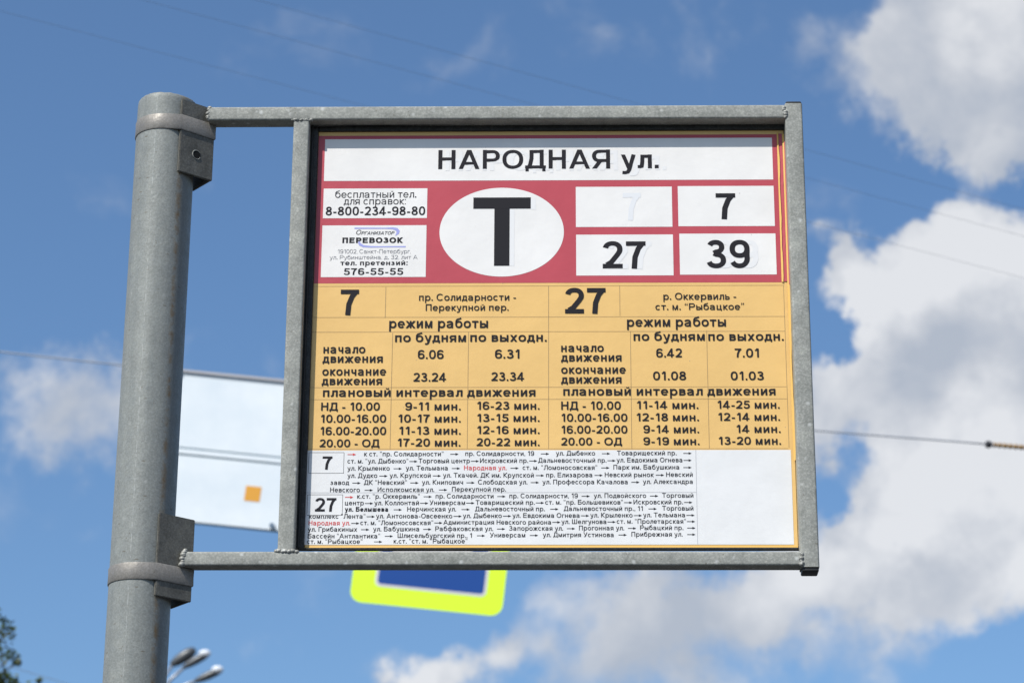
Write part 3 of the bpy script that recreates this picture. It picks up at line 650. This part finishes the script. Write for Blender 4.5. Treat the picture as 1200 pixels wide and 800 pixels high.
T('бесплатный тел.', 392.8, 487.8, 232, 223.6, .125); T('для справок:', 402.8, 475.5, 239.9, 231.6, .125); T('8-800-234-98-80', 381.6, 498.2, 252.6, 242.3)
T('О', 416.8, 422.5, 275.2, 269.6, .13, slant=.25); T('РГАНИЗАТОР', 423.3, 461.4, 275.2, 271.4, .15, slant=.3)
T('ПЕРЕВОЗОК', 401.2, 472, 285.0, 278.5, .26)
T('191002, Санкт-Петербург,', 395.5, 481.3, 297.2, 292.3, .10, M_INKG); T('ул. Рубинштейна, д. 32, лит А', 386.2, 489.3, 304, 299.2, .10, M_INKG)
T('тел. претензий:', 398.8, 477.6, 311, 305.2, .19); T('576-55-55', 402.7, 472.5, 322.3, 314.4)
def swoosh(pts, ws):
    bm = bmesh.new(); q = [PY(370 + x / 6.667, 220 + y / 6.667, 0) for x, y in pts]; rows = []
    for i, v_ in enumerate(q):
        a = q[max(i - 1, 0)]; c_ = q[min(i + 1, len(q) - 1)]; d = (c_ - a).normalized(); nn = Vector((-d.z, 0, d.x)) * ws[i] * .00015 / 2
        rows.append([bm.verts.new((v_.x + k * nn.x, -4 * LAY - i * 1e-6, v_.z + k * nn.z)) for k in (1, -1)])
    for a, c_ in zip(rows, rows[1:]): bm.faces.new((a[0], a[1], c_[1], c_[0]))
    bmesh.ops.recalc_face_normals(bm, faces=bm.faces); part('logo_swoosh', bm, M_LILAC, board)
swoosh([(303, 318), (440, 318), (540, 318), (600, 318), (632, 326), (644, 342), (640, 358), (622, 376)], [13, 11, 10, 18, 28, 30, 22, 3])
swoosh([(345, 415), (338, 428), (346, 444), (372, 458), (430, 463), (500, 463), (600, 462), (703, 462)], [3, 18, 24, 20, 14, 11, 10, 12])

# yellow timetable
T('7', 398.6, 420.3, 369.3, 339.2, .19, name='route_number'); T('27', 662.1, 710.1, 367.6, 337.3, .19, name='route_number')
TAB = [('пр. Солидарности -', 491, 604.6, 352.3, 344.2, .155), ('Перекупной пер.', 498.8, 596, 364.1, 356.3, .155), ('режим работы', 456, 571.8, 384.4, 372.9, .178),
       ('по будням', 462.9, 546.0, 400.7, 390.0, .178), ('по выходн.', 551, 640.6, 400.3, 389.6, .178), ('начало', 378.9, 428, 414, 403.8, .178), ('движения', 378, 448.4, 425, 414.9, .178),
       ('окончание', 377.6, 452.4, 440, 429.9, .178), ('движения', 377, 447.6, 451, 441, .178), ('6.06', 489.6, 519.8, 420.5, 410, .178), ('6.31', 580, 609.3, 420, 409.5, .178),
       ('23.24', 484.4, 522.7, 447, 436.8, .178), ('23.34', 575.7, 614.3, 446.2, 436.1, .178), ('плановый интервал движения', 378.3, 627.4, 464.6, 454.2, .178),
       ('НД - 10.00', 376.2, 445, 480.9, 471.5, .178), ('10.00-16.00', 375.5, 452.4, 495, 485.7, .178), ('16.00-20.00', 375, 452.4, 509.5, 500, .178), ('20.00 - ОД', 374.4, 444.5, 523.7, 514.6, .178),
       ('9-11 мин.', 474.7, 539.8, 480.6, 471.2, .178), ('10-17 мин.', 466.3, 539.8, 494.8, 485.5, .178), ('11-13 мин.', 467.3, 539.8, 509, 499.7, .178), ('17-20 мин.', 465.5, 539.5, 522.9, 513.6, .178),
       ('16-23 мин.', 558.7, 632.2, 479.8, 470.5, .178), ('13-15 мин.', 558.7, 632.2, 494, 484.8, .178), ('12-16 мин.', 558.7, 632.2, 508.2, 499, .178), ('20-22 мин.', 558.4, 632.2, 522.4, 513.2, .178),
       ('р. Оккервиль -', 777.3, 862.7, 351.2, 343.1, .155), ('ст. м. “Рыбацкое”', 768, 872, 363.2, 355.3, .155), ('режим работы', 734.7, 850.7, 382.7, 371.4, .178),
       ('по будням', 742.4, 825.9, 399.2, 388.6, .178), ('по выходн.', 830, 918.4, 399.2, 388.6, .178), ('начало', 657.6, 707.5, 412.3, 402.3, .178), ('движения', 657.6, 728.3, 423.5, 413.5, .178),
       ('окончание', 657.6, 733.3, 437.8, 427.8, .178), ('движения', 657.6, 728.3, 449.2, 439.2, .178), ('6.42', 769, 799.2, 418.7, 408.3, .178), ('7.01', 861, 890, 418.7, 408.3, .178),
       ('01.08', 765.3, 804, 445.3, 435.2, .178), ('01.03', 856.3, 895.2, 445.3, 435.2, .178), ('плановый интервал движения', 660, 908.8, 463.2, 452.8, .178),
       ('НД - 10.00', 657.6, 727.5, 479.9, 470.2, .178), ('10.00-16.00', 657.6, 735.2, 493.8, 484.5, .178), ('16.00-20.00', 657.6, 735.2, 507.7, 498.5, .178), ('20.00 - ОД', 657.6, 728.8, 521.6, 512.6, .178),
       ('11-14 мин.', 746, 818.4, 479, 469.7, .178), ('12-18 мин.', 745.6, 819, 493.2, 484, .178), ('9-14 мин.', 753.9, 819.2, 507.3, 498, .178), ('9-19 мин.', 753.9, 819.7, 521.2, 512, .178),
       ('14-25 мин.', 840.5, 913.6, 478.6, 469.3, .178), ('12-14 мин.', 841.3, 914, 492.8, 483.6, .178), ('14 мин.', 862.7, 914.7, 506.9, 497.7, .178), ('13-20 мин.', 841.9, 915.2, 520.8, 511.6, .178)]
for a in TAB: T(*a[:5], wt=a[5])
def rules(segs, m, th=.00042, lay=3.5, name='table_rules', horiz=()):
    bm = bmesh.new()
    for k, (xa, ya, xb, yb) in enumerate(segs):
        p = PY(xa, ya, 0); q = PY(xb, yb, 0); y = -lay * LAY - k * 2e-6
        if abs(p.x - q.x) > abs(p.z - q.z):
            z = (p.z + q.z) / 2; quad_bm(bm, [(p.x, y, z - th / 2), (q.x, y, z - th / 2), (q.x, y, z + th / 2), (p.x, y, z + th / 2)])
        else:
            x = (p.x + q.x) / 2; z0, z1 = min(p.z, q.z), max(p.z, q.z); quad_bm(bm, [(x - th / 2, y, z0), (x + th / 2, y, z0), (x + th / 2, y, z1), (x - th / 2, y, z1)])
    return part(name, bm, m, board)
rules([(366.5, 336, 919, 333.7), (365, 372.9, 920, 369.6), (364.6, 390.3, 920, 386.6), (362, 455, 921.5, 451.8), (361, 469, 922, 466), (359.5, 527, 923.5, 524.3),
       (452.2, 336, 451.3, 372.3), (459.8, 389.6, 457.2, 526.3), (548.8, 389, 547.5, 525.8), (643.2, 335, 642.3, 525.5), (725.9, 334.7, 726.6, 370.3), (738.4, 387.6, 740.5, 525.2), (828, 387.2, 831, 524.8), (919.2, 333.9, 923.3, 524.4)], M_RULE, .00036)
rules([(362.3, 530.3, 403.3, 530.1), (362.3, 554.4, 403, 554.3), (362.3, 530.3, 361.4, 554.4), (403.3, 530.3, 402.6, 554.3)], M_INK, .0005, 3.5, 'number_box_outline')
rules([(360.5, 579.6, 401.7, 579.4), (359.6, 603.6, 401, 603.5), (360.6, 579.6, 359.7, 603.6), (401.7, 579.4, 401.1, 603.5)], M_INK, .0005, 3.5, 'number_box_outline')
rules([(358.5, 578, 816, 575.9), (815.8, 527, 817.2, 637.5)], M_RULEG, .0004)
T('7', 377.7, 389.4, 550.1, 534.5, name='route_number'); T('27', 369, 394, 599.3, 583.2, name='route_number')

# justified route lists
def route(s, x0, x1, yb0, yb1, cap=5.5, wt=.155, red=None, narrow=.97):
    """tokens split at arrows; slack goes into the arrows' side gaps"""
    toks = []
    for i, q in enumerate(s.split('→')):
        if i: toks.append('→')
        if q.strip(): toks.append(q.strip())
    xm = (x0 + x1) / 2; sz = PY(xm, yb0 - cap, 0).z - PY(xm, yb0, 0).z; sx_ = sz * narrow
    lays = [layout(q, wt + (.07 if q == 'ул. Белышева' else 0)) for q in toks]
    xa = PY(x0, yb0, 0).x; xb = PY(x1, yb1, 0).x
    tot = sum(W for _, W in lays) * sx_; k = len(toks) - 1
    gap = (xb - xa - tot) / max(k, 1)
    if gap < .0012:
        gap = .0012; sx_ *= (xb - xa - gap * k) / tot
    x = xa
    bms = {}
    for q, (g, W) in zip(toks, lays):
        key = 'r' if (red is not None and q in red) else 'k'
        bm = bms.setdefault(key, bmesh.new())
        f = (x - xa) / (xb - xa); yb = yb0 + (yb1 - yb0) * f; zb = PY(x0 + (x1 - x0) * f, yb, 0).z
        for gx, polys in g: polys_bm(bm, [[(u + gx, z) for u, z in p] for p in polys], x, zb, sx_, sz, 4.5)
        x += W * sx_ + gap
    for key, bm in bms.items(): part('text_line', bm, M_RINK if key == 'r' else M_INK, board)
def arrow_red(xa, xb, y):
    T('→', xa, xb, y, y - 6.0, m=M_RINK, name='red_arrow')
arrow_red(407.1, 417.3, 534.6); arrow_red(404.2, 414, 584.6)
route('к ст. "пр. Солидарности" → пр. Солидарности, 19 → ул. Дыбенко → Товарищеский пр. →', 426.7, 810.5, 534.4, 533)
route('ст. м. "ул. Дыбенко"→Торговый центр→Искровский пр.→Дальневосточный пр.→ул. Евдокима Огнева→', 407.1, 810.5, 542.8, 541.2)
route('ул. Крыленко → ул. Тельмана → Народная ул. → ст. м. "Ломоносовская" → Парк им. Бабушкина →', 407, 810.5, 551.2, 549.6, red=('Народная ул.',))
route('ул. Дудко → ул. Крупской → ул. Ткачей. ДК им. Крупской → пр. Елизарова → Невский рынок → Невский', 407, 811.7, 559.7, 558.4)
route('завод → ДК "Невский" → ул. Книпович → Слободская ул. → ул. Профессора Качалова → ул. Александра', 387.1, 812, 567.9, 566.6)
route('Невского → Исполкомская ул. → Перекупной пер.', 386.8, 593, 576.4, 575.4)
route('к.ст. "р. Оккервиль" → пр. Солидарности → пр. Солидарности, 19 → ул. Подвойского → Торговый', 418.5, 812.5, 584.0, 582.8)
route('центр→ул. Коллонтай→Универсам→Товарищеский пр.→ст. м. "пр. Большевиков"→Искровский пр.→', 404.2, 811.3, 591.7, 590.4)
route('ул. Белышева → Нерчинская ул. → Дальневосточный пр. → Дальневосточный пр., 11 → Торговый', 404, 812.5, 599.2, 597.8)
route('комплекс "Лента"→ул. Антонова-Овсеенко→ул. Дыбенко→ул. Евдокима Огнева→ул. Крыленко→ул. Тельмана→', 362.2, 814, 607.4, 605.5)
route('Народная ул.→ст. м. "Ломоносовская"→Администрация Невского района→ул. Шелгунова→ст. м. "Пролетарская"→', 361.6, 814.6, 615.2, 612.8, red=('Народная ул.',))
route('ул. Грибакиных → ул. Бабушкина → Рабфаковская ул. → Запорожская ул. → Прогонная ул. → Рыбацкий пр. →', 360.6, 815, 622.6, 620.4)
route('Бассейн "Антлантика" → Шлисельбургский пр., 1 → Универсам → ул. Дмитрия Устинова → Прибрежная ул. →', 360.6, 815, 630.5, 628)
route('ст. м. "Рыбацкое" → к.ст. "ст. м. "Рыбацкое"', 359.6, 547.7, 636.9, 636)

# ------------------------------------------------------------------ span cable with hung signs behind
YS = 11.8                                               # vertical plane of the span cable
def cab(px): # cable height in the photo
    return 412 + px * .0925 + 1.7e-5 * px * (1200 - px)
M_WIRE = mat('steel wire', (.30, .32, .36), .45, .3)
cpts = [PY(px, cab(px), YS) for px in range(-1500, 1150, 75)]
spost_x = cpts[0].x
cable = thing('span_cable', 'steel cable crossing behind the timetable board, with an insulator at the right edge', 'cable', cpts[0])
end = PY(1156, 520.3, YS); far_pts = [PY(px, 520.3 + (px - 1156) * .085, YS) for px in (1205, 1300, 1600, 2000, 2600)]
bm = bmesh.new(); tube_path(bm, cpts + [end], .0048, 8); part('wire', bm, M_WIRE, cable, 'all')
bm = bmesh.new(); tube_path(bm, far_pts, .0048, 8); part('wire', bm, M_WIRE, cable, 'all')
M_INS = mat('brown ceramic', (.28, .17, .07), .3); M_DARK = mat('dark clamp metal', (.03, .03, .035), .5)
bm = bmesh.new(); tube_path(bm, [end - Vector((.004, 0, 0)), end + Vector((.012, 0, -.001)), end + Vector((.035, 0, -.003))], [.019, .024, .013], 14); part('clamp', bm, M_DARK, cable, 'all')
d = (far_pts[0] - end); bm = bmesh.new(); pts = []; rs = []
for i in range(27):
    f = .17 + .83 * i / 26; pts.append(end + d * f); rs.append(.016 if i % 4 in (0, 1) else .0105)
tube_path(bm, pts, rs, 14); part('insulator', bm, M_INS, cable, 'all')
bm = bmesh.new(); tube_path(bm, [end + d * .93, end + d * 1.0, end + d * 1.08], [.018, .020, .012], 14); part('clamp', bm, M_DARK, cable, 'all')
# the masts that carry the cable, outside the picture
M_MAST = galvanised('mast concrete grey', (.3, .3, .29), (.38, .38, .36), 0, .7)
for px, lab in ((-1500, 'tall grey mast carrying the left end of the span cable'), (2600, 'tall grey mast carrying the right end of the span cable')):
    q = cpts[0] if px < 0 else far_pts[-1]
    m_ = thing('cable_mast', lab, 'mast', (q.x, YS, 0), 'masts of the span cable'); bm = bmesh.new()
    cyl_bm(bm, (q.x, YS, -.2), (q.x, YS, q.z + .5), .15, .10, 24); part('shaft', bm, M_MAST, m_, True)
    bm = bmesh.new(); cyl_bm(bm, (q.x, YS, q.z - .06), (q.x, YS, q.z + .06), .118, .117, 24); part('collar', bm, M_DARK, m_, True)

# hung sign plates are turned with the cable by about six degrees
TILT = math.radians(6.0)
def frame_at(o):                                        # local (u right, v up) on the plane y = YS + 0.06
    cu, su = math.cos(TILT), math.sin(TILT)
    return lambda u, v, y=0.0: Vector((o.x + u * cu + v * su, o.y + y, o.z - u * su + v * cu))
def rrect(u0, u1, v0, v1, r, n=6):
    o = []
    for cx_, cy_, a0_ in ((u1 - r, v1 - r, 0), (u0 + r, v1 - r, 90), (u0 + r, v0 + r, 180), (u1 - r, v0 + r, 270)):
        for k in range(n + 1):
            a = math.radians(a0_ + 90 * k / n); o.append((cx_ + r * math.cos(a), cy_ + r * math.sin(a)))
    return o
def plate(name, F, poly, y0, y1, m, parent):
    bm = bmesh.new(); a = [bm.verts.new(F(u, v, y0)) for u, v in poly]; c_ = [bm.verts.new(F(u, v, y1)) for u, v in poly]
    bm.faces.new(a); bm.faces.new(c_[::-1])
    for k in range(len(a)): bm.faces.new((a[k], a[(k + 1) % len(a)], c_[(k + 1) % len(a)], c_[k]))
    bmesh.ops.recalc_face_normals(bm, faces=bm.faces)
    return part(name, bm, m, parent)
def hangers(F, us, v0, parent, o):
    for u in us:
        p = F(u, v0, .01); x = p.x
        # height of the cable above this x
        best = min(cpts, key=lambda q: abs(q.x - x)); j = cpts.index(best); k = j + (1 if x > best.x else -1)
        f = (x - best.x) / (cpts[k].x - best.x); zc = best.z + (cpts[k].z - best.z) * f
        bm = bmesh.new(); tube_path(bm, [Vector((x, p.y, p.z - .03)), Vector((x, YS, zc))], .006, 8); part('hanger_rod', bm, M_DARK, parent, 'all')
        bm = bmesh.new(); box_bm(bm, (x - .02, YS - .014, zc - .014), (x + .02, YS + .014, zc + .014), .003, 2); part('hanger_clamp', bm, M_DARK, parent)
SY = YS + .02
# pedestrian crossing sign
o = PY(409, 704.0, SY); q = PY(587.5, 723.6, SY); wd = (q - o).length
cs = thing('crossing_sign', 'blurred road sign with a fluorescent yellow border and blue square, showing under the timetable board', 'road sign', o)
F = frame_at(o)
M_FLUO = mat('fluorescent yellow film', (.68, .95, .035), .4); M_BLUE = mat('blue reflective film', (.008, .06, .27), .4)
M_SW = mat('white reflective film', (.62, .60, .60), .4); M_BACK = mat('grey sheet back', (.35, .35, .36), .5)
plate('border_plate', F, rrect(0, wd, 0, wd, .07), -.002, .0, M_FLUO, cs)
plate('back_plate', F, rrect(.004, wd - .004, .004, wd - .004, .066), .0003, .006, M_BACK, cs)
i0, i1 = wd * .150, wd * .885
plate('white_outline', F, rrect(i0, i1, wd * .118, wd * .86, .035), -.0032, -.0023, M_SW, cs)
plate('blue_panel', F, rrect(i0 + .018, i1 - .018, wd * .118 + .018, wd * .86 - .018, .02), -.0044, -.0035, M_BLUE, cs)
ctr = (i0 + i1) / 2; hw = (i1 - i0) * .40
plate('white_triangle', F, [(ctr - hw, ctr - hw * .62), (ctr + hw, ctr - hw * .62), (ctr, ctr + hw * .95)], -.0056, -.0047, M_SW, cs)
hangers(F, (wd * .2, wd * .8), wd, cs, o)
# white board
o = PY(160, 606.5, SY); q = PY(330, 624, SY); wd2 = (q - o).length
F2 = frame_at(o); ht = (PY(345.5, 447.5, SY) - PY(321.5, 623, SY)).length
wb = thing('hanging_panel', 'white two part panel with a small orange square, hanging from the cable behind the post', 'panel', o)
def satin(name, col):
    m = mat(name, col, .35); t = m.node_tree; b = t.nodes['Principled BSDF']; co = N(t, 'ShaderNodeTexCoord').outputs['Object']
    L(t, mixrgb(t, 1, col, ramp(t, noise(t, co, 3.5, 4, .6), [(.3, (.90, .93, .96)), (.7, (1.03, 1.03, 1.03))]), 'MULTIPLY'), b.inputs['Base Color']); return m
M_PW = satin('white painted sheet', (.74, .78, .80)); M_PL = mat('teal grey edge strip', (.30, .38, .43), .4); M_ORG = mat('orange sticker', (.70, .33, .04), .45)
vm0, vm1 = ht * .440, ht * .484
plate('lower_sheet', F2, [(0, .008), (wd2, .008), (wd2, vm0 - .006), (0, vm0 - .006)], -.012, .012, M_PW, wb)
plate('middle_rail', F2, [(0, vm0 + .006), (wd2, vm0 + .006), (wd2, vm1 - .006), (0, vm1 - .006)], -.016, .012, M_PW, wb)
plate('upper_sheet', F2, [(0, vm1 + .006), (wd2, vm1 + .006), (wd2, ht - .02), (0, ht - .02)], -.012, .012, M_PW, wb)
for (a, c_, dy) in ((vm0 - .006, vm0 + .006, -.006), (vm1 - .006, vm1 + .006, -.006), (0, .008, -.006), (ht - .02, ht - .008, -.005)):
    plate('edge_strip', F2, [(.001, a), (wd2 - .001, a), (wd2 - .001, c_), (.001, c_)], dy, .010, M_PL, wb)
plate('top_rail', F2, [(0, ht - .008), (wd2, ht - .008), (wd2, ht + .004), (0, ht + .004)], -.018, .014, mat('pale rail', (.42, .40, .40), .5), wb)
uo = (PY(296.5, 579, SY) - o); uo_u = uo.x * math.cos(TILT) - uo.z * math.sin(TILT); uo_v = uo.x * math.sin(TILT) + uo.z * math.cos(TILT)
s_ = .047
plate('orange_square', F2, [(uo_u - s_, uo_v - s_), (uo_u + s_, uo_v - s_), (uo_u + s_, uo_v + s_), (uo_u - s_, uo_v + s_)], -.0135, -.0122, M_ORG, wb)
bm = bmesh.new(); q = F2(wd2 - .060, .030, -.02); cyl_bm(bm, q + Vector((0, -.012, 0)), q + Vector((0, .01, 0)), .016, n=16); part('bolt', bm, mat('bolt steel', (.2, .25, .3), .3, .6), wb)
hangers(F2, (wd2 * .12, wd2 * .9), ht, wb, o)

# faint overhead contact wires
M_THIN = mat('thin wire', (.17, .20, .25), .5)
ZW = 6.0
for k, (a, c_) in enumerate((((0, 13), (1167, 317)), ((167, 0), (1070, 242)), ((300, 0), (1148, 231)))):
    p = PZ(*a, ZW); q = PZ(*c_, ZW); d = q - p
    lab = ('lowest of the thin overhead wires, reaching the frame just right of the post top', 'middle one of the three thin overhead wires in the upper sky', 'highest of the thin overhead wires, the rightmost along the top of the sky')[k]
    bm = bmesh.new(); tube_path(bm, [p + d * (f / 10) - Vector((0, 0, .0)) for f in range(-25, 60, 5)], .0006, 6)
    me = bpy.data.meshes.new('overhead_wire'); bm.to_mesh(me); bm.free(); ow = link('overhead_wire', me, M_THIN)
    ow['label'] = lab; ow['category'] = 'wire'; ow['group'] = 'overhead wires'
p = PY(-40, 765, 16); q = PY(75, 799.5, 16); d = q - p
bm = bmesh.new(); tube_path(bm, [p + d * f for f in (-8, -4, 0, .5, 1, 2, 4, 8)], .0022, 6)
me = bpy.data.meshes.new('overhead_wire'); bm.to_mesh(me); bm.free(); ow = link('overhead_wire', me, M_THIN)
ow['label'] = 'thin dark wire sloping past the tree in the bottom left corner'; ow['category'] = 'wire'

# ------------------------------------------------------------------ street lamps (far)
YL = 42.0
M_LB = mat('lamp housing', (.10, .105, .11), .4, .3); M_LG = mat('lamp glass', (.75, .77, .8), .08, .0, 1.0); M_LA = mat('lamp arm', (.33, .34, .36), .4, .4)
top = PY(178, 822, YL)
lamp = thing('street_lamp', 'distant blurred street lamp with three slanting heads right of the post foot', 'street lamp', (top.x, YL, 0))
bm = bmesh.new(); cyl_bm(bm, (top.x, YL, -.2), (top.x, YL, top.z), .12, .07, 20); part('mast', bm, M_LA, lamp, True)
def head(pa, pb, dy, hw, glass=True):
    a = PY(*pa, YL + dy); b_ = PY(*pb, YL + dy); d = b_ - a
    bm = bmesh.new(); tube_path(bm, [top + Vector((0, 0, -.05)), top.lerp(a, .6) + Vector((0, 0, .03)), a + d * .1], [.035, .03, .028], 10); part('arm', bm, M_LA, lamp, 'all')
    bm = bmesh.new(); n_ = 14
    tube_path(bm, [a + d * f for f in (0, .08, .25, .5, .75, .92, 1)], [hw * k for k in (.35, .6, .85, 1, .95, .7, .3)], 16)
    hd = part('head', bm, M_LB, lamp, 'all')
    if glass:
        g = bmesh.new(); c_ = a + d * .82 + Vector((0, -hw * .5, hw * .35)); r = bmesh.ops.create_icosphere(g, subdivisions=3, radius=hw * 1.15)
        for v_ in g.verts: v_.co = Vector((v_.co.x * 1.25, v_.co.y * .8, v_.co.z * .8)) + c_
        part('lens', g, M_LG, hd, 'all')
head((200, 779), (229, 760), .3, .105, False)
head((214, 782), (246, 764), 0, .075)
head((228, 798), (261, 783.5), -.4, .075)

# ------------------------------------------------------------------ tree
YT = 15.0
M_LEAF = mat('leaf green', (.045, .085, .02), .5); t = M_LEAF.node_tree; b = t.nodes['Principled BSDF']
oi = N(t, 'ShaderNodeTexCoord').outputs['Object']
L(t, ramp(t, noise(t, oi, 6, 4, .6), [(.3, (.025, .05, .012)), (.5, (.06, .09, .02)), (.7, (.14, .14, .035))]), b.inputs['Base Color'])
M_BARK = mat('bark', (.09, .07, .05), .9)
tc0 = PY(-330, 900, YT)
tree = thing('leafy_tree', 'dark green leafy tree whose outer twigs reach into the bottom left corner', 'tree', (tc0.x, YT, 0))
rd = random.Random(11)
clumps = []
for px, py, r in ((3, 735, .055), (9, 741, .045), (-8, 724, .06), (14, 769, .040), (4, 764, .06), (20, 776, .022), (8, 795, .05), (16, 799, .03), (-5, 800, .08), (46, 797, .014), (30, 812, .06), (-20, 752, .1), (-20, 785, .1)):
    clumps.append((PY(px, py, YT), r * 1.5))
CR = 1.75
for i in range(620):
    v_ = Vector((rd.gauss(0, 1), rd.gauss(0, 1), rd.gauss(0, 1))).normalized() * (CR * rd.uniform(.15, 1.0) ** .5)
    q = tc0 + Vector((v_.x * .9, v_.y * .9, v_.z * 1.0 - .1))
    e = q - PY(0, 715, YT)
    if q.x > PY(-45, 760, YT).x and q.z > PY(0, 840, YT).z - 0.05: continue
    clumps.append((q, rd.uniform(.12, .26)))
bm = bmesh.new()
for q, r in clumps:
    for _ in range(int(26 + r * 260)):
        u = Vector((rd.gauss(0, 1), rd.gauss(0, 1), rd.gauss(0, 1))).normalized() * r * rd.random() ** .45; c_ = q + u
        s = rd.uniform(.014, .026) * (1.0 if r < .11 else 1.9); a = Vector((rd.gauss(0, 1), rd.gauss(0, 1), rd.gauss(0, .6))).normalized(); n_ = a.orthogonal().normalized(); n_ = Matrix.Rotation(rd.uniform(0, 6.28), 3, a) @ n_; 
        bm.faces.new([bm.verts.new(c_ - a * s), bm.verts.new(c_ + n_ * s * .5), bm.verts.new(c_ + a * s), bm.verts.new(c_ - n_ * s * .5)])
cr = part('crown', bm, M_LEAF, tree)
bm = bmesh.new(); base = Vector((tc0.x, YT, -.2))
tube_path(bm, [base, Vector((tc0.x + .05, YT, 1.8)), Vector((tc0.x - .03, YT + .04, tc0.z - .8)), tc0 + Vector((.03, 0, .6))], [.16, .12, .08, .03], 12); part('trunk', bm, M_BARK, tree, 'all')
for i in range(16):
    q = clumps[i * 9 % len(clumps)][0] if i > 8 else clumps[i][0]; s0 = Vector((tc0.x, YT, tc0.z - 1.0 + i * .08))
    bm = bmesh.new(); mid = s0.lerp(q, .55) + Vector((0, 0, -.12)); tube_path(bm, [s0, mid, q], [.04, .018, .004], 7); part('limb', bm, M_BARK, tree, 'all')

# ------------------------------------------------------------------ ground
M_GR = mat('asphalt', (.07, .07, .072), .9); t = M_GR.node_tree; co = N(t, 'ShaderNodeTexCoord').outputs['Object']
L(t, ramp(t, noise(t, co, 40, 6, .7), [(.3, (.035, .035, .036)), (.7, (.06, .059, .058))]), t.nodes['Principled BSDF'].inputs['Base Color'])
M_PV = mat('pavement', (.11, .108, .105), .9); t = M_PV.node_tree; co = N(t, 'ShaderNodeTexCoord').outputs['Object']
L(t, ramp(t, noise(t, co, 25, 6, .7), [(.3, (.045, .044, .042)), (.7, (.07, .068, .065))]), t.nodes['Principled BSDF'].inputs['Base Color'])
def struct(name, lo, hi, m, bev=0):
    bm = bmesh.new(); box_bm(bm, lo, hi, bev, 2); o = from_bm(name, bm, m); o['kind'] = 'structure'; return o
bm = bmesh.new(); quad_bm(bm, [(-1500, -1500, -.12), (1500, -1500, -.12), (1500, 1500, -.12), (-1500, 1500, -.12)]); g = from_bm('road', bm, M_GR); g['kind'] = 'structure'
struct('pavement', (-60, -6, -.3), (60, 1.4, 0), M_PV)
struct('kerb', (-60, 1.4, -.3), (60, 1.55, .01), mat('kerb stone', (.3, .3, .3), .8), .01)
struct('far_pavement', (-60, 11.0, -.3), (60, 60, 0), M_PV)
